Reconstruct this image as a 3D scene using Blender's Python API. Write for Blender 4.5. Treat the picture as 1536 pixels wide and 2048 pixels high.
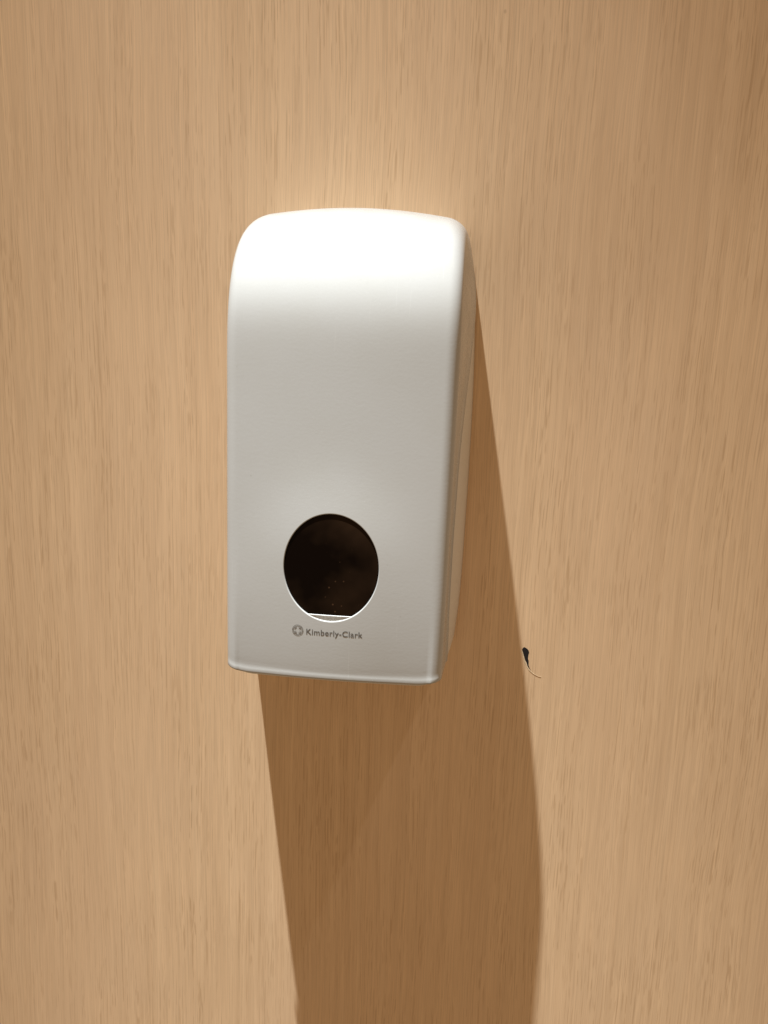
import bpy, bmesh, math, random
from mathutils import Vector, Matrix

# ------------------------------------------------------------------ clear
for o in list(bpy.data.objects):
    bpy.data.objects.remove(o, do_unlink=True)
scene = bpy.context.scene
COL = scene.collection
MM = 0.001            # everything below is laid out in millimetres
# axes: X right along the wall, Y = minus the distance out of the wall, Z up

# ------------------------------------------------------------------ camera
cd = bpy.data.cameras.new('camera')
cd.sensor_fit = 'HORIZONTAL'
cd.sensor_width = 36.0
cd.lens = 36.0 * 1556.0 / 1536.0
cd.clip_start = 0.01
cd.clip_end = 50.0
cam = bpy.data.objects.new('camera', cd)
COL.objects.link(cam)
YAW, PITCH, ROLL = math.radians(5.1), math.radians(11.2), math.radians(1.9)
fw = Vector((-math.sin(YAW) * math.cos(PITCH), math.cos(YAW) * math.cos(PITCH), -math.sin(PITCH)))
rt = Vector((math.cos(YAW), math.sin(YAW), 0))
up = rt.cross(fw)
r2 = rt * math.cos(ROLL) + up * math.sin(ROLL)
u2 = up * math.cos(ROLL) - rt * math.sin(ROLL)
m = Matrix((r2, u2, -fw)).transposed().to_4x4()
m.translation = Vector((78, -616, 230)) * MM
cam.matrix_world = m
scene.camera = cam

# ------------------------------------------------------------------ room light
world = bpy.data.worlds.new('World')
scene.world = world
world.use_nodes = True
bg = world.node_tree.nodes['Background']
bg.inputs['Color'].default_value = (1.0, 0.69, 0.41, 1)
bg.inputs['Strength'].default_value = 0.298

def beam_lamp(name, loc, aim, power, color, radius, stops, cone=150):
    """a reflector lamp pointing along aim; stops = (angle from the axis in degrees, candela factor)"""
    ld = bpy.data.lights.new(name, 'SPOT')
    ld.spot_size = math.radians(cone)
    ld.spot_blend = 0.25
    ld.energy = power
    ld.color = color
    ld.shadow_soft_size = radius * MM
    ld.use_nodes = True
    nt = ld.node_tree
    em = nt.nodes['Emission']
    geo = nt.nodes.new('ShaderNodeNewGeometry')
    ax = Vector(aim).normalized()
    sep = nt.nodes.new('ShaderNodeVectorMath'); sep.operation = 'DOT_PRODUCT'
    nt.links.new(geo.outputs['Incoming'], sep.inputs[0])
    sep.inputs[1].default_value = ax
    ab = nt.nodes.new('ShaderNodeMath'); ab.operation = 'ABSOLUTE'
    nt.links.new(sep.outputs['Value'], ab.inputs[0])
    ac = nt.nodes.new('ShaderNodeMath'); ac.operation = 'ARCCOSINE'
    nt.links.new(ab.outputs[0], ac.inputs[0])
    mp = nt.nodes.new('ShaderNodeMapRange')
    mp.inputs['From Max'].default_value = math.radians(60)
    nt.links.new(ac.outputs[0], mp.inputs['Value'])
    fc = nt.nodes.new('ShaderNodeFloatCurve')
    c = fc.mapping.curves[0]
    for i, (a, v) in enumerate(stops):
        if i < 2:
            c.points[i].location = (a / 60, v)
        else:
            c.points.new(a / 60, v)
    for p in c.points:
        p.handle_type = 'AUTO'
    fc.mapping.update()
    nt.links.new(mp.outputs[0], fc.inputs['Value'])
    nt.links.new(fc.outputs[0], em.inputs['Strength'])
    o = bpy.data.objects.new(name, ld)
    COL.objects.link(o)
    o.location = Vector(loc) * MM
    o.rotation_euler = ax.to_track_quat('-Z', 'Y').to_euler()
    return o

beam_lamp('ceiling_spot_lamp', (-262, -440, 1950), (0.12, -0.10, -1.0), 585.0, (0.91, 0.975, 1.0), 11.0,
          [(0, 1.0), (60, 0.007), (10, 0.979), (14, 0.897), (16.6, 0.745), (17.6, 0.621), (18.2, 0.524), (18.9, 0.434), (19.5, 0.379), (20.1, 0.331), (21.0, 0.255), (22.0, 0.186), (23.3, 0.134), (24.6, 0.079), (27, 0.045), (32, 0.021)])

# a second, weaker downlight further along the wall: its beam edge crosses the right of the picture
beam_lamp('second_ceiling_spot_lamp', (620, -520, 1500), (0.0, 0.0, -1.0), 10.0, (1.0, 0.93, 0.84), 14.0,
          [(0, 0.9), (60, 0.0), (20, 0.85), (24.5, 1.0), (26.8, 0.92), (28.2, 0.45), (29.6, 0.16), (33, 0.05), (45, 0.0)])

scene.view_settings.view_transform = 'Standard'
scene.view_settings.look = 'None'
scene.view_settings.gamma = 1.0
scene.view_settings.exposure = 0.0
scene.view_settings.use_curve_mapping = False

# ------------------------------------------------------------------ materials
def new_mat(name):
    mt = bpy.data.materials.new(name)
    mt.use_nodes = True
    nt = mt.node_tree
    return mt, nt, nt.nodes['Principled BSDF']

class G:
    """small node helper"""
    def __init__(s, nt): s.nt = nt
    def n(s, t, **kw):
        nd = s.nt.nodes.new(t)
        for k, v in kw.items(): setattr(nd, k, v)
        return nd
    def put(s, sock, v):
        if hasattr(v, 'is_linked') or hasattr(v, 'links'): s.nt.links.new(v, sock)
        else: sock.default_value = v
    def math(s, op, a, b=None, c=None, clamp=False):
        nd = s.n('ShaderNodeMath', operation=op); nd.use_clamp = clamp
        for i, v in enumerate((a, b, c)):
            if v is not None: s.put(nd.inputs[i], v)
        return nd.outputs[0]
    def noise(s, vec, scale, detail=2.0, rough=0.5, dist=0.0, dim='3D'):
        nd = s.n('ShaderNodeTexNoise', noise_dimensions=dim)
        if vec is not None: s.put(nd.inputs['Vector'], vec)
        nd.inputs['Scale'].default_value = scale
        nd.inputs['Detail'].default_value = detail
        nd.inputs['Roughness'].default_value = rough
        nd.inputs['Distortion'].default_value = dist
        return nd.outputs['Fac']
    def rng(s, v, a, b, c=0.0, d=1.0, smooth=False):
        nd = s.n('ShaderNodeMapRange')
        if smooth: nd.interpolation_type = 'SMOOTHSTEP'
        s.put(nd.inputs['Value'], v)
        for k, x in zip(('From Min', 'From Max', 'To Min', 'To Max'), (a, b, c, d)): nd.inputs[k].default_value = x
        return nd.outputs[0]
    def xyz(s, x, y, z):
        nd = s.n('ShaderNodeCombineXYZ')
        for i, v in enumerate((x, y, z)): s.put(nd.inputs[i], v)
        return nd.outputs[0]
    def mix(s, f, a, b, blend='MIX'):
        nd = s.n('ShaderNodeMix', data_type='RGBA', blend_type=blend)
        s.put(nd.inputs[0], f); s.put(nd.inputs[6], a); s.put(nd.inputs[7], b)
        return nd.outputs[2]

def wood_material():
    mt, nt, bs = new_mat('pale_wood_laminate')
    g = G(nt)
    tc = g.n('ShaderNodeTexCoord')
    sp = g.n('ShaderNodeSeparateXYZ')
    nt.links.new(tc.outputs['Object'], sp.inputs[0])
    X = g.math('MULTIPLY', sp.outputs['X'], 1000.0)      # millimetres
    Z = g.math('MULTIPLY', sp.outputs['Z'], 1000.0)
    # slow wander of the grain
    w1 = g.math('SUBTRACT', g.noise(g.xyz(g.math('MULTIPLY', X, 0.006), 0.0, g.math('MULTIPLY', Z, 0.0035)), 1.0, 1.0), 0.5)
    w2 = g.math('SUBTRACT', g.noise(g.xyz(g.math('MULTIPLY', X, 0.05), 3.0, g.math('MULTIPLY', Z, 0.014)), 1.0, 1.5), 0.5)
    Xw = g.math('ADD', X, g.math('ADD', g.math('MULTIPLY', w1, 12.0), g.math('MULTIPLY', w2, 2.0)))
    def stretch(fx, fz, off, detail=2.0, rough=0.5):
        return g.noise(g.xyz(g.math('MULTIPLY', Xw, fx), off, g.math('MULTIPLY', Z, fz)), 1.0, detail, rough)
    broad = stretch(0.018, 0.0014, 1.0, 2.0)
    band = stretch(0.10, 0.0030, 5.0, 3.0, 0.55)
    fibre = stretch(0.50, 0.0055, 9.0, 2.0, 0.6)
    fine = stretch(1.15, 0.014, 13.0, 1.0, 0.6)
    # pores: thin long lines broken into dashes, denser in some bands
    pore_d = g.noise(g.xyz(g.math('MULTIPLY', Xw, 0.032), 17.0, g.math('MULTIPLY', Z, 0.0035)), 1.0, 2.0)
    def lines(fx, fz, off, dash, lo, hi, amp):
        a = g.rng(stretch(fx, fz, off, 0.0), lo, hi, 0, 1, True)
        b = g.rng(stretch(fx * 0.8, dash, off + 2.0, 0.0), 0.44, 0.58, 0, amp, True)
        return g.math('MULTIPLY', a, b)
    pore = g.math('MAXIMUM', lines(0.72, 0.0090, 21.0, 0.050, 0.57, 0.72, 1.0),
                  g.math('MAXIMUM', lines(1.00, 0.0120, 26.0, 0.064, 0.55, 0.70, 0.9), lines(0.60, 0.0080, 31.0, 0.044, 0.59, 0.74, 0.9)))
    pore = g.math('MULTIPLY', pore, g.rng(pore_d, 0.32, 0.62, 0.28, 1.0, True))
    base = g.mix(g.rng(broad, 0.35, 0.65), (0.825, 0.575, 0.350, 1), (0.88, 0.62, 0.385, 1))
    base = g.mix(g.rng(band, 0.3, 0.7), base, (0.90, 0.645, 0.405, 1))
    v = g.math('ADD', g.rng(fibre, 0.25, 0.75, -0.06, 0.06), g.rng(fine, 0.25, 0.75, -0.095, 0.095))
    v = g.math('ADD', v, g.rng(band, 0.25, 0.75, -0.035, 0.035))
    hs = g.n('ShaderNodeHueSaturation')
    nt.links.new(base, hs.inputs['Color'])
    g.put(hs.inputs['Value'], g.math('ADD', v, 1.0))
    col = g.mix(g.math('MULTIPLY', pore, 0.40), hs.outputs[0], (0.46, 0.27, 0.125, 1))
    # faint rubbed / greasy patches
    sm = g.noise(g.xyz(g.math('MULTIPLY', X, 0.012), 40.0, g.math('MULTIPLY', Z, 0.009)), 1.0, 3.0)
    col = g.mix(g.rng(sm, 0.5, 0.75, 0.0, 0.10), col, (0.78, 0.60, 0.44, 1))
    # broad figure: slow lighter and pinker strips
    fig = stretch(0.008, 0.0011, 45.0, 2.0)
    col = g.mix(g.rng(fig, 0.38, 0.66, 0.0, 0.35, True), col, g.mix(0.5, col, (0.90, 0.63, 0.42, 1)))
    # rare small dark marks and knocks
    vo = g.n('ShaderNodeTexVoronoi')
    vo.inputs['Scale'].default_value = 1.0
    nt.links.new(g.xyz(g.math('MULTIPLY', X, 0.030), 7.0, g.math('MULTIPLY', Z, 0.022)), vo.inputs['Vector'])
    sv = nt.nodes.new('ShaderNodeSeparateColor')
    nt.links.new(vo.outputs['Color'], sv.inputs[0])
    mk = g.math('MULTIPLY', g.rng(vo.outputs['Distance'], 0.015, 0.045, 1, 0, True), g.math('GREATER_THAN', sv.outputs[0], 0.90))
    col = g.mix(g.math('MULTIPLY', mk, 0.28), col, (0.30, 0.17, 0.08, 1))
    nt.links.new(col, bs.inputs['Base Color'])
    g.put(bs.inputs['Roughness'], g.rng(sm, 0.3, 0.7, 0.50, 0.62))
    bs.inputs['Specular IOR Level'].default_value = 0.35
    bp = g.n('ShaderNodeBump')
    bp.inputs['Strength'].default_value = 0.12
    bp.inputs['Distance'].default_value = 0.0003
    h = g.math('SUBTRACT', g.math('MULTIPLY', fibre, 0.3), g.math('MULTIPLY', pore, 0.7))
    nt.links.new(h, bp.inputs['Height'])
    nt.links.new(bp.outputs[0], bs.inputs['Normal'])
    return mt

def plastic_material(name, col, rough, dirt=True):
    mt, nt, bs = new_mat(name)
    g = G(nt)
    tc = g.n('ShaderNodeTexCoord')
    ob = tc.outputs['Object']
    smear = g.noise(ob, 26.0, 3.0)
    c = g.mix(g.rng(smear, 0.4, 0.75, 0.0, 0.35), (*col, 1), (col[0] * 0.93, col[1] * 0.92, col[2] * 0.885, 1))
    if dirt:
        # sparse grey specks of grime, gathered in patches
        vo = g.n('ShaderNodeTexVoronoi')
        vo.inputs['Scale'].default_value = 190.0
        nt.links.new(ob, vo.inputs['Vector'])
        patch = g.noise(ob, 17.0, 2.0)
        spk = g.rng(vo.outputs['Distance'], 0.02, 0.16, 1.0, 0.0, True)
        sc = nt.nodes.new('ShaderNodeSeparateColor')
        nt.links.new(vo.outputs['Color'], sc.inputs[0])
        pick = g.math('GREATER_THAN', sc.outputs[0], 0.80)
        f = g.math('MULTIPLY', g.math('MULTIPLY', spk, pick), g.rng(patch, 0.50, 0.64, 0.03, 0.50))
        c = g.mix(f, c, (0.34, 0.32, 0.28, 1))
        # hair scratches, slightly paler, running across at a slant
        ms = g.n('ShaderNodeMapping')
        ms.inputs['Rotation'].default_value = (0.0, 0.6, 0.0)
        ms.inputs['Scale'].default_value = (700.0, 6.0, 22.0)
        nt.links.new(ob, ms.inputs['Vector'])
        sc3 = g.rng(g.noise(ms.outputs[0], 1.0, 0.0), 0.78, 0.84, 0.0, 0.14, True)
        c = g.mix(g.math('MULTIPLY', sc3, g.rng(patch, 0.45, 0.6, 0.0, 1.0)), c, (0.74, 0.73, 0.70, 1))
    nt.links.new(c, bs.inputs['Base Color'])
    sc2 = g.noise(ob, 60.0, 4.0, 0.6)
    g.put(bs.inputs['Roughness'], g.rng(sc2, 0.3, 0.7, rough - 0.05, rough + 0.07))
    bs.inputs['Specular IOR Level'].default_value = 0.22
    bp = g.n('ShaderNodeBump')
    bp.inputs['Strength'].default_value = 0.10
    bp.inputs['Distance'].default_value = 0.00022
    mpn = g.n('ShaderNodeMapping')
    mpn.inputs['Scale'].default_value = (1.0, 1.0, 1.6)
    nt.links.new(ob, mpn.inputs['Vector'])
    nt.links.new(g.noise(mpn.outputs[0], 330.0, 2.0, 0.55), bp.inputs['Height'])
    nt.links.new(bp.outputs[0], bs.inputs['Normal'])
    return mt

def window_material():
    mt, nt, bs = new_mat('smoked_window_plastic')
    g = G(nt)
    tc = g.n('ShaderNodeTexCoord')
    ob = tc.outputs['Object']
    bs.inputs['Base Color'].default_value = (0.012, 0.006, 0.004, 1)
    vo = g.n('ShaderNodeTexVoronoi')
    vo.inputs['Scale'].default_value = 210.0
    nt.links.new(ob, vo.inputs['Vector'])
    sc = nt.nodes.new('ShaderNodeSeparateColor')
    nt.links.new(vo.outputs['Color'], sc.inputs[0])
    dust = g.math('MULTIPLY', g.rng(vo.outputs['Distance'], 0.03, 0.2, 1, 0, True), g.math('GREATER_THAN', sc.outputs[1], 0.74))
    reflection_tint = g.noise(ob, 24.0, 3.0)  # brown room reflection painted into the pane colour as soft noise
    f = g.math('ADD', g.math('MULTIPLY', dust, 0.20), g.rng(reflection_tint, 0.42, 0.72, 0.0, 0.055))
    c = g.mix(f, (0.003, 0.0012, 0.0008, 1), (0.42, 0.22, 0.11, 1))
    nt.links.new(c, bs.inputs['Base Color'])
    bs.inputs['Roughness'].default_value = 0.16
    bs.inputs['IOR'].default_value = 1.22
    return mt

def plain_material(name, col, rough=0.5):
    mt, nt, bs = new_mat(name)
    g = G(nt)
    tc = g.n('ShaderNodeTexCoord')
    n = g.noise(tc.outputs['Object'], 900.0, 2.0)
    c = g.mix(g.rng(n, 0.3, 0.7), (*[x * 0.85 for x in col], 1), (*[min(1, x * 1.15) for x in col], 1))
    nt.links.new(c, bs.inputs['Base Color'])
    bs.inputs['Roughness'].default_value = rough
    return mt

M_WOOD = wood_material()
M_COVER = plastic_material('white_cover_plastic', (0.535, 0.53, 0.513), 0.27)
M_BASE = plastic_material('white_base_plastic', (0.80, 0.785, 0.745), 0.42)
M_LEDGE = plain_material('white_ledge_plastic', (0.50, 0.49, 0.46), 0.3)
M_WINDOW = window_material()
M_PRINT = plain_material('grey_printing_ink', (0.135, 0.125, 0.115), 0.5)
M_LOGO = plain_material('pale_grey_printing_ink', (0.23, 0.215, 0.195), 0.5)
M_CHIP = plain_material('black_chip_core', (0.010, 0.010, 0.013), 0.6)
M_CURL = plain_material('pale_lifted_laminate', (0.86, 0.68, 0.46), 0.5)

# ------------------------------------------------------------------ helpers
def mesh_obj(name, verts, faces, mat, parent=None, smooth=True):
    me = bpy.data.meshes.new(name)
    me.from_pydata([(x * MM, -d * MM, z * MM) for x, d, z in verts], [], faces)
    me.materials.append(mat)
    if smooth:
        for p in me.polygons: p.use_smooth = True
    me.validate(); me.update()
    o = bpy.data.objects.new(name, me)
    COL.objects.link(o)
    if parent: o.parent = parent
    return o

def fix_normals(o):
    bm = bmesh.new(); bm.from_mesh(o.data)
    bmesh.ops.remove_doubles(bm, verts=bm.verts, dist=1e-6)
    bmesh.ops.recalc_face_normals(bm, faces=bm.faces)
    bm.to_mesh(o.data); bm.free()

def hermite(xs, ys):
    n = len(xs)
    sl = [(ys[i + 1] - ys[i]) / (xs[i + 1] - xs[i]) for i in range(n - 1)]
    ms = [sl[0]] + [0 if sl[i - 1] * sl[i] < 0 else (sl[i - 1] + sl[i]) / 2 for i in range(1, n - 1)] + [sl[-1]]
    def f(x):
        if x <= xs[0]: return ys[0] + ms[0] * (x - xs[0])
        if x >= xs[-1]: return ys[-1] + ms[-1] * (x - xs[-1])
        i = 0
        while x > xs[i + 1]: i += 1
        h = xs[i + 1] - xs[i]; t = (x - xs[i]) / h
        return ((2 * t**3 - 3 * t**2 + 1) * ys[i] + (t**3 - 2 * t**2 + t) * h * ms[i]
                + (-2 * t**3 + 3 * t**2) * ys[i + 1] + (t**3 - t**2) * h * ms[i + 1])
    return f

# ------------------------------------------------------------------ wall
wv = []
W0, W1, Z0, Z1, TH = -1500, 1500, -1200, 1400, 30
for d in (0, -TH):
    wv += [(W0, d, Z0), (W1, d, Z0), (W1, d, Z1), (W0, d, Z1)]
wall = mesh_obj('wall', wv, [(0, 1, 2, 3), (4, 7, 6, 5), (0, 4, 5, 1), (1, 5, 6, 2), (2, 6, 7, 3), (3, 7, 4, 0)], M_WOOD, smooth=False)
fix_normals(wall)
wall['kind'] = 'structure'
wall['label'] = 'pale wood-grain laminate wall panel behind the dispenser'

# ------------------------------------------------------------------ dispenser shape
# side profile of the cover, from the top edge on the wall round to the bottom front edge: (depth, height)
TOP = 338.0
prof_ctrl = [(0, 338.0), (14, 337.4), (30, 335.2), (46, 331.0), (60, 325.2), (72, 318.0), (82, 309.6), (91, 298.0), (97.6, 286.2), (102.0, 275),
             (104.5, 265), (105.7, 256), (106.2, 247), (106.4, 233), (106.5, 207), (106.7, 174), (106.9, 142), (107.2, 100), (107.5, 55), (107.2, 14),
             (107.1, 11.2), (107.3, 10.0), (107.6, 8.9), (107.7, 8.2)]
# resample as smooth curve over chord length
cl = [0.0]
for a, b in zip(prof_ctrl, prof_ctrl[1:]):
    cl.append(cl[-1] + math.dist(a, b))
pd_f = hermite(cl, [p[0] for p in prof_ctrl])
pz_f = hermite(cl, [p[1] for p in prof_ctrl])
ULEN = cl[-1]
# even out the curvature: resample every ~1.5 mm and relax, leaving the bead at the foot alone
NSMP = 300
smp = [[pd_f(ULEN * k / NSMP), pz_f(ULEN * k / NSMP)] for k in range(NSMP + 1)]
fixed = [k for k in range(NSMP + 1) if k < 2 or smp[k][1] < 22]
keep = set(fixed)
for it in range(60):
    new = [p[:] for p in smp]
    for k in range(1, NSMP):
        if k in keep: continue
        for c in (0, 1):
            new[k][c] = 0.25 * smp[k - 1][c] + 0.5 * smp[k][c] + 0.25 * smp[k + 1][c]
    smp = new
def prof(u):
    t = min(max(u / ULEN, 0.0), 1.0) * NSMP
    k = min(int(t), NSMP - 1); t -= k
    a = smp[max(k - 1, 0)]; b = smp[k]; c = smp[k + 1]; e = smp[min(k + 2, NSMP)]
    def cr(i):
        m0, m1 = (c[i] - a[i]) / 2, (e[i] - b[i]) / 2
        return (2*t**3 - 3*t*t + 1) * b[i] + (t**3 - 2*t*t + t) * m0 + (-2*t**3 + 3*t*t) * c[i] + (t**3 - t*t) * m1
    return cr(0), cr(1)
def prof_n(u):
    a = prof(max(0, u - 0.9)); b = prof(min(ULEN, u + 0.9))
    t = (b[0] - a[0], b[1] - a[1]); l = math.hypot(*t)
    return (-t[1] / l, t[0] / l)          # outward (depth, height)
# half width on the wall plane as function of height
hw_wall = hermite([-20, 10, 37, 99, 171, 224, 270, 292, 317, 330, 340], [84.5, 87.0, 89.2, 90.6, 91.0, 90.2, 88.0, 85.6, 80.6, 77.0, 74.5])
# half width of the front face, as function of height
hw_front = hermite([-20, 7, 100, 200, 250, 290, 310, 330, 340], [77.0, 77.2, 77.5, 77.6, 77.4, 75.6, 73.8, 71.5, 70.0])
def half_w(d, z):
    k = min(1.1, d / 100.0)
    return hw_wall(z) * (1 - k) + hw_front(z) * k
# seam between cover and base, depth as a function of height
seam_d = hermite([3, 26, 58, 102, 136, 169, 200, 233, 261, 286, 296], [72, 78, 85, 86, 82, 76.5, 62, 40, 18, 3.5, 0.6])
SEAM_TOP = 296.0

CEN_X, CEN_Z, EA, EB = -1.9, 88.2, 32.8, 37.6        # window ellipse
def bow(x): return -2.9 * (x / 70.0) ** 2
def pillow(x, z):
    e = math.hypot((x - CEN_X) / 58.0, (z - CEN_Z) / (62.0 if z > CEN_Z else 420.0))
    return 3.0 * math.exp(-(e * 1.2) ** 2.6) - (0.0 if z > CEN_Z else 1.2 * min(1.0, (CEN_Z - z) / 80.0) ** 2)

def corner_r(u):
    z = prof(u)[1]
    t = min(1, max(0, (z - 285) / 45.0)); t = t * t * (3 - 2 * t)
    return 9.5 + 5.5 * t

def edge_lift(x, z):
    """round the lower corners of the cover, drop the edges of the top arch"""
    l = 0.0
    if z < 45:
        k = max(0.0, (abs(x) - 58) / 22.0)
        l += 6.5 * k * k * (1 - max(z, 0) / 45.0) ** 2
    if z > 300:
        l -= 5.0 * (x / 66.0) ** 2 * ((z - 300) / 39.0) ** 2
    return l

def front(x, u):
    d, z = prof(u); n = prof_n(u)
    o = bow(x) * min(1, d / 40) + pillow(x, z)
    d2, z2 = d + n[0] * o, z + n[1] * o
    return (x, max(0.0, d2), z2 + edge_lift(x, z2))

def front_depth_at(x, z):
    lo, hi = 130.0, ULEN
    for _ in range(40):
        mid = (lo + hi) / 2
        if front(x, mid)[2] > z: lo = mid
        else: hi = mid
    return front(x, lo)[1]

def xf_at(u):
    d, z = prof(u); n = prof_n(u); R = corner_r(u)
    dc, zc = max(0, d - R * n[0]), z - R * n[1]
    return half_w(dc, zc) - R

# ------------------------------------------------------------------ cover mesh
NU, NF, NC, NS = 170, 72, 9, 14
us = []
for i in range(NU):
    us.append(ULEN * i / (NU - 1))
# rectangle of the grid that is replaced by rings round the window
def u_of_z(z):
    lo, hi = 0.0, ULEN
    for _ in range(40):
        mid = (lo + hi) / 2
        if prof(mid)[1] > z: lo = mid
        else: hi = mid
    return lo
UC = u_of_z(CEN_Z)
ia = min(range(NU), key=lambda i: abs(prof(us[i])[1] - 140))
ib = min(range(NU), key=lambda i: abs(prof(us[i])[1] - 36))
ja, jb = 11, NF - 11

verts, faces, grid = [], [], {}
def add(v):
    verts.append(v); return len(verts) - 1

def seam_point(u, k):
    """where row u ends on the seam / wall; k = running 0..1 fraction"""
    # heights run from the top corner down the wall, then along the seam
    z = seam_heights[k]
    if z >= SEAM_TOP: return 0.0, z
    return max(0.0, seam_d(z)), z
R0 = corner_r(0)
# seam heights follow the profile rows: evenly spaced by a blend so that the side quads stay tidy
seam_heights = []
for i, u in enumerate(us):
    t = i / (NU - 1)
    d, z = prof(u); n = prof_n(u); R = corner_r(u)
    zc = z - R * n[1]
    ztop = TOP - R0
    s = min(1.0, max(0.0, (ztop - zc) / (ztop - 9.0)))
    # near the top the seam runs ahead of the profile so the side fans out
    arc = u / ULEN
    seam_heights.append(ztop + (10.5 - ztop) * (0.45 * arc + 0.55 * s))
seam_heights[0] = TOP - R0

ncol = NS + NC + NF + 1 + NC + NS
for i, u in enumerate(us):
    d, z = prof(u); n = prof_n(u); R = corner_r(u); xf = xf_at(u)
    row_side = {}
    for sgn in (-1, 1):
        pts = []
        fx = front(sgn * xf, u)
        off = bow(xf) * min(1, d / 40)
        # corner arc (sweeps 84 deg), then side strip to the seam
        ends = None
        for k in range(1, NC + 1):
            a = math.radians(84.0) * k / NC
            X = xf + R * math.sin(a) / math.sin(math.radians(84.0))
            ins = R * (1 - math.cos(a))
            dd, zz = d + n[0] * (off - ins), z + n[1] * (off - ins)
            zz += edge_lift(X, zz)
            dd = max(0.0, dd)
            pts.append((sgn * X, dd, zz)); ends = (X, dd, zz)
        sd, sz = seam_point(u, i)
        sz += edge_lift(half_w(sd, sz), sz)
        for k in range(1, NS + 1):
            t = k / NS
            dd, zz = ends[1] + (sd - ends[1]) * t, ends[2] + (sz - ends[2]) * t
            X = half_w(dd, zz)
            Xc = half_w(ends[1], ends[2])
            X += (ends[0] - Xc) * (1 - t)
            X += 0.9 * max(0.0, (t - 0.86) / 0.14) ** 2 * min(1.0, sd / 8.0)
            pts.append((sgn * X, dd, zz))
        row_side[sgn] = pts
    cols = [*reversed(row_side[-1])]
    fr = [front(-xf + 2 * xf * j / NF, u) for j in range(NF + 1)]
    cols = cols + fr + row_side[1]
    for j, v in enumerate(cols):
        jf = j - (NS + NC)
        if ia < i < ib and ja < jf < jb: continue
        grid[i, j] = add(v)
for i in range(NU - 1):
    for j in range(ncol - 1):
        q = [(i, j), (i, j + 1), (i + 1, j + 1), (i + 1, j)]
        jf = j - (NS + NC)
        if ia <= i < ib and ja <= jf < jb: continue
        faces.append(tuple(grid[k] for k in q))
# rolled bottom edge
prev = [grid[NU - 1, j] for j in range(ncol)]
for (dn, dz) in ((0.35, 0.9), (1.1, 1.5), (2.6, 1.7)):
    cur = []
    for j in range(ncol):
        x, d, z = verts[grid[NU - 1, j]]
        xi = x - (math.copysign(dn * 0.5, x) if j < NS + NC or j > NS + NC + NF else 0)
        cur.append(add((xi, d - dn, z - dz)))
    for j in range(ncol - 1):
        faces.append((prev[j], prev[j + 1], cur[j + 1], cur[j]))
    prev = cur
# rings round the window
loop = []
off = NS + NC
for jf in range(ja, jb): loop.append((ia, jf))
for i in range(ia, ib): loop.append((i, jb))
for jf in range(jb, ja, -1): loop.append((ib, jf))
for i in range(ib, ia, -1): loop.append((i, ja))
outer = [grid[i, jf + off] for i, jf in loop]
oxu = []
for i, jf in loop:
    xf = xf_at(us[i]); oxu.append((-xf + 2 * xf * jf / NF, us[i]))
KR = 20
rings = [outer]
ell = []
for x, u in oxu:
    a = math.atan2((UC - u) / EB, (x - CEN_X) / EA)
    ell.append((CEN_X + EA * math.cos(a), UC - EB * math.sin(a)))
for k in range(1, KR + 1):
    t = 1 - (1 - k / KR) ** 1.6
    ring = []
    for (x, u), (ex, eu) in zip(oxu, ell):
        rr = []
        g1 = 1.020
        tx, tu = CEN_X + (ex - CEN_X) * g1, UC + (eu - UC) * g1
        ring.append(add(front(x + (tx - x) * t, u + (tu - u) * t)))
    rings.append(ring)
# rounded lip falling into the opening, then the wall of the opening
lip = [(1.013, 0.02), (1.008, 0.08), (1.004, 0.20), (1.001, 0.38), (0.999, 0.6), (0.998, 0.9), (0.997, 1.3)]
for g1, dep in lip:
    ring = []
    for ex, eu in ell:
        v = front(CEN_X + (ex - CEN_X) * g1, UC + (eu - UC) * g1)
        ring.append(add((v[0], v[1] - dep, v[2])))
    rings.append(ring)
L = len(outer)
for a, b in zip(rings, rings[1:]):
    for k in range(L):
        faces.append((a[k], a[(k + 1) % L], b[(k + 1) % L], b[k]))

disp = bpy.data.objects.new('tissue_dispenser', None)
disp.empty_display_size = 0.05
COL.objects.link(disp)
disp['label'] = 'white plastic tissue dispenser with dark oval window mounted on the wood-grain wall'
disp['category'] = 'dispenser'

cover = mesh_obj('cover', verts, faces, M_COVER, disp)
fix_normals(cover)
so = cover.modifiers.new('Solidify', 'SOLIDIFY')
so.thickness = 2.0 * MM; so.offset = -1
cover['label'] = 'smooth white front cover with curved top'

disp.rotation_euler = (0, math.radians(0.3), 0)
disp.location = Vector((-170 * math.sin(math.radians(0.3)), 0, 170 * (1 - math.cos(math.radians(0.3))))) * MM

# ------------------------------------------------------------------ base: body behind the cover
bz = [3.0, 3.8, 6.0] + [9.0 + 281.0 * k / 60 for k in range(61)]
bv, bf, rows = [], [], []
INS = 1.2
NB = 10
for q, z in enumerate(bz):
    ds = seam_d(z) + 4.0 if z < 270 else max(2.2, seam_d(z) + 3.5)
    row = []
    rb = 0.0
    inset_b = {0: 2.2, 1: 1.0, 2: 0.3}.get(q, 0.0)
    for sgn in (1, -1):
        pts = []
        for k in range(NB + 1):
            d = 0.0 + ds * k / NB
            pts.append((sgn * (half_w(d, z) - INS - 2.0 * max(0.0, (k / NB - 0.4) / 0.6) ** 2 - inset_b), d, z))
        row += pts if sgn == 1 else list(reversed(pts))
    rows.append(row)
idx = []
for row in rows:
    r = []
    for v in row:
        bv.append(v); r.append(len(bv) - 1)
    idx.append(r)
nb = len(idx[0])
for a, b in zip(idx, idx[1:]):
    for k in range(nb - 1):
        bf.append((a[k], a[k + 1], b[k + 1], b[k]))
    bf.append((a[-1], a[0], b[0], b[-1]))
bf.append(tuple(idx[0])); bf.append(tuple(reversed(idx[-1])))
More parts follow.
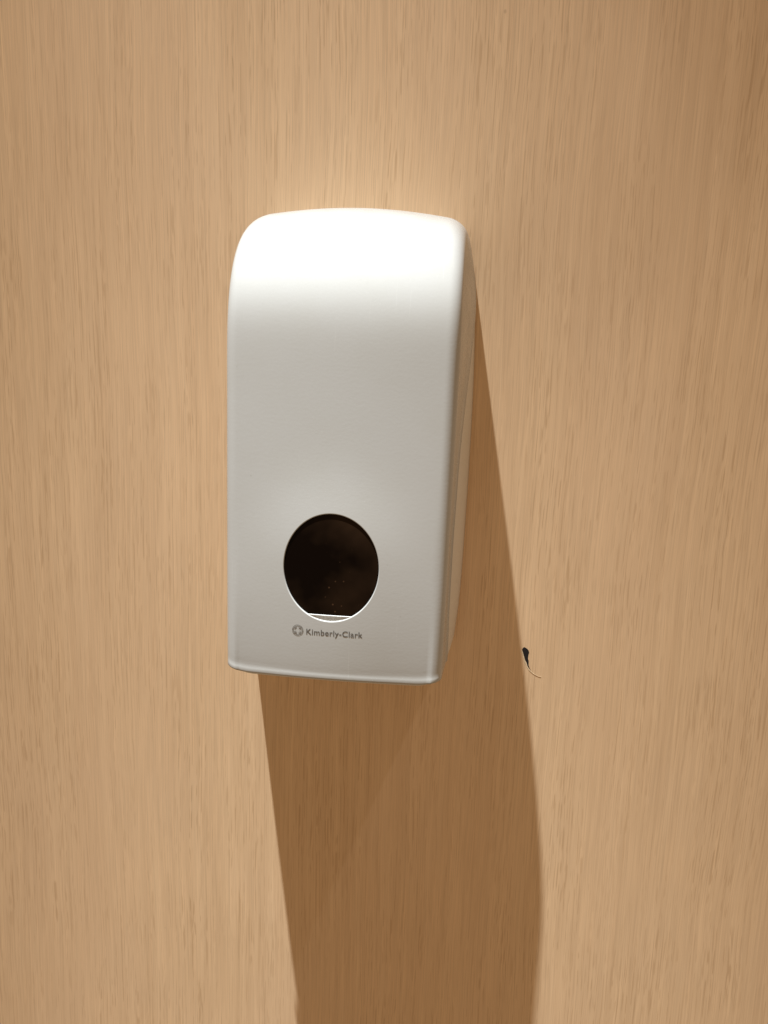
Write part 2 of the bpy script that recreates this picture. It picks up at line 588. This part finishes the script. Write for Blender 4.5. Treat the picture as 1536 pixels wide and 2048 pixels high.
base = mesh_obj('base', bv, bf, M_BASE, disp)
fix_normals(base)
# chin plate under the cover: closes the bottom, a little lower than the cover rim
cv, cf = [], []
outl = []
for k in range(0, 41):
    x = -74 + 148 * k / 40
    outl.append(x)
def chin_front(x):
    k = max(0, (abs(x) - 60) / 16.0)
    return 100.5 + bow(x) - 9.0 * k ** 3
for zi, (z, ins) in enumerate(((13, 0.0), (4.0, 0.0), (3.0, 0.4), (2.6, 1.6))):
    pts = [(76.5 - ins, 52.0, z)] + [(x * (1 - ins / 74), chin_front(x) - ins, z + edge_lift(x, z) * 0.85) for x in reversed(outl)] + [(-76.5 + ins, 52.0, z)]
    r = []
    for v in pts:
        cv.append(v); r.append(len(cv) - 1)
    cf.append(r)
fcs = []
for a, b in zip(cf, cf[1:]):
    for k in range(len(a) - 1):
        fcs.append((a[k], a[k + 1], b[k + 1], b[k]))
    fcs.append((a[-1], a[0], b[0], b[-1]))
fcs.append(tuple(cf[-1])); fcs.append(tuple(reversed(cf[0])))
chin = mesh_obj('bottom_plate', cv, fcs, M_BASE, disp)
fix_normals(chin)

# ------------------------------------------------------------------ window pane and ledge
pv, pf = [], []
PD = 1.1
NA, NRR = 96, 14
cidx = None
for r in range(NRR + 1):
    s = r / NRR * 1.03
    for a in range(NA):
        an = 2 * math.pi * a / NA
        x, u = CEN_X + EA * s * math.cos(an), UC - EB * s * math.sin(an)
        v = front(x, u)
        pv.append((v[0], v[1] - PD, v[2]))
for r in range(NRR):
    for a in range(NA):
        b = (a + 1) % NA
        pf.append((r * NA + a, r * NA + b, (r + 1) * NA + b, (r + 1) * NA + a))
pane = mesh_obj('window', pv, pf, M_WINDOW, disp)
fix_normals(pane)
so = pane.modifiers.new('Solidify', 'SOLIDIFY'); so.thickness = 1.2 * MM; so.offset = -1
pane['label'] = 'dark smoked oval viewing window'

# white ledge that cuts the opening off flat at its foot
lv, lf = [], []
zc = CEN_Z - EB * 0.885
NL = 30
def ell_low(x): return CEN_Z - EB * math.sqrt(max(0, 1 - ((x - CEN_X) / EA) ** 2))
xl = EA * math.sqrt(1 - 0.885 ** 2)
prows = []
for (dd, topz) in ((1.05, 0.0), (0.62, 0.0), (0.5, -0.25), (0.5, -0.8)):
    r = []
    for k in range(NL + 1):
        x = CEN_X - xl + 2 * xl * k / NL
        z = max(zc + topz, ell_low(x) - 0.2)
        r.append((x, front_depth_at(x, zc) - dd, z))
    prows.append(r)
r = []
for k in range(NL + 1):
    x = CEN_X - xl + 2 * xl * k / NL
    z = min(ell_low(x) - 0.4, zc - 1.4)
    r.append((x, front_depth_at(x, zc) - 1.0, z))
prows.append(r)
for r in prows:
    for v in r: lv.append(v)
for a in range(len(prows) - 1):
    for k in range(NL):
        o = a * (NL + 1)
        lf.append((o + k, o + k + 1, o + NL + 1 + k + 1, o + NL + 1 + k))
ledge = mesh_obj('ledge', lv, lf, M_LEDGE, pane)
fix_normals(ledge)

# ------------------------------------------------------------------ printing on the cover
def conform(o, lift):
    for v in o.data.vertices:
        x, z = v.co.x / MM, v.co.z / MM
        v.co.y = -(front_depth_at(x, z) + lift) * MM
    o.data.update()

def text_part(name, body, x0, z0, width, height, mat, bold):
    cu = bpy.data.curves.new(name, 'FONT')
    cu.body = body
    cu.size = 1.0
    cu.offset = bold
    cu.space_character = 1.07
    cu.resolution_u = 6
    tmp = bpy.data.objects.new(name + '_tmp', cu)
    COL.objects.link(tmp)
    dg = bpy.context.evaluated_depsgraph_get()
    me = bpy.data.meshes.new_from_object(tmp.evaluated_get(dg))
    bpy.data.objects.remove(tmp, do_unlink=True)
    xs = [v.co.x for v in me.vertices]; ys = [v.co.y for v in me.vertices]
    cap = max(ys)
    sx = width / (max(xs) - min(xs)); sy = height / cap
    for v in me.vertices:
        v.co = Vector(((x0 + (v.co.x - min(xs)) * sx) * MM, 0, (z0 + v.co.y * sy) * MM))
    me.materials.clear(); me.materials.append(mat)
    o = bpy.data.objects.new(name, me)
    COL.objects.link(o); o.parent = disp
    conform(o, 0.12)
    return o
lettering = text_part('lettering', 'Kimberly-Clark', -17.8, 40.2, 39.2, 4.1, M_PRINT, 0.010)
lettering['label'] = 'grey printed lettering below the window'

# round emblem: ring, four dark quarters leaving a pale cross with round ends
ev, ef = [], []
ECX, ECZ, ER = -23.9, 42.6, 4.0
def ring_poly(r0, r1, a0=0, a1=360, cx=0, cz=0, n=40):
    s = len(ev)
    for k in range(n + 1):
        a = math.radians(a0 + (a1 - a0) * k / n)
        for r in (r0, r1):
            ev.append((ECX + cx + r * math.cos(a), 0, ECZ + cz + r * math.sin(a)))
    for k in range(n):
        b = s + 2 * k
        ef.append((b, b + 1, b + 3, b + 2))
ring_poly(ER * 0.91, ER)
for q in range(4):
    a = 90 * q
    # rounded lobe outline on each arm and a filled wedge between the arms
    cxq, czq = ER * 0.56 * math.cos(math.radians(a)), ER * 0.56 * math.sin(math.radians(a))
    ring_poly(ER * 0.22, ER * 0.31, a - 150, a + 150, cxq, czq, n=18)
    ring_poly(ER * 0.52, ER * 0.84, a + 33, a + 57, n=8)
emblem = mesh_obj('emblem', ev, ef, M_LOGO, disp, smooth=False)
conform(emblem, 0.12)
emblem['label'] = 'small round grey emblem printed left of the lettering'

# ------------------------------------------------------------------ chip in the laminate
# outline of the dark gouge: (x, z, half width)
spine = [(142.6, 3.4, 0.5), (143.1, 2.4, 2.0), (143.5, 1.0, 2.7), (143.7, -0.8, 2.75), (144.0, -2.6, 2.35), (144.3, -4.4, 1.9), (144.7, -6.2, 1.45),
         (145.1, -8.0, 1.25), (145.5, -9.8, 0.95), (146.0, -11.6, 0.8), (146.7, -13.4, 0.55), (147.7, -15.0, 0.38), (149.0, -16.6, 0.14)]
kv, kf = [], []
rnd = random.Random(4)
edge_pts = []
spine = [(x + 0.6, z - 3.4, h) for x, z, h in spine]
for x, z, h in spine:
    j = rnd.uniform(-0.38, 0.38) * min(1, h); j2 = rnd.uniform(-0.3, 0.3) * min(1, h)
    edge_pts.append((x - h * 1.05 + j, z, h))
    kv += [(x - h * 1.05 + j, 0.06, z + 0.2), (x - h * 0.5, 0.10, z + 0.1), (x + h * 0.35, 0.10, z - 0.1), (x + h * 0.9 + j2, 0.06, z - 0.2)]
for i in range(len(spine) - 1):
    for k in range(3):
        a = 4 * i + k
        kf.append((a, a + 1, a + 5, a + 4))
chip = mesh_obj('chip', kv, kf, M_CHIP, wall)
fix_normals(chip)
chip['label'] = 'small black chip with a thin tail in the laminate'
# thin curl of lifted laminate running off the tail
cv2, cf2 = [], []
path = [(x - 0.35 * rnd.uniform(0.4, 1.4), z - 0.5, 0.55 + 0.4 * rnd.random()) for x, z, h in edge_pts[2:11]]
path += [(148.1, -19.6, .5), (149.8, -21.2, .42), (151.8, -22.6, .32), (154.0, -23.8, .22), (156.2, -24.6, .14), (158.0, -24.9, .05)]
for x, z, h in path:
    cv2 += [(x - h * .8, 0.02, z - h * .5), (x, 0.30, z), (x + h * .6, 0.07, z + h * .4)]
for i in range(len(path) - 1):
    for k in range(2):
        a = 3 * i + k
        cf2.append((a, a + 1, a + 4, a + 3))
curl = mesh_obj('laminate_curl', cv2, cf2, M_CURL, wall)
fix_normals(curl)
curl['label'] = 'pale torn edge of laminate along the chip and its tail'
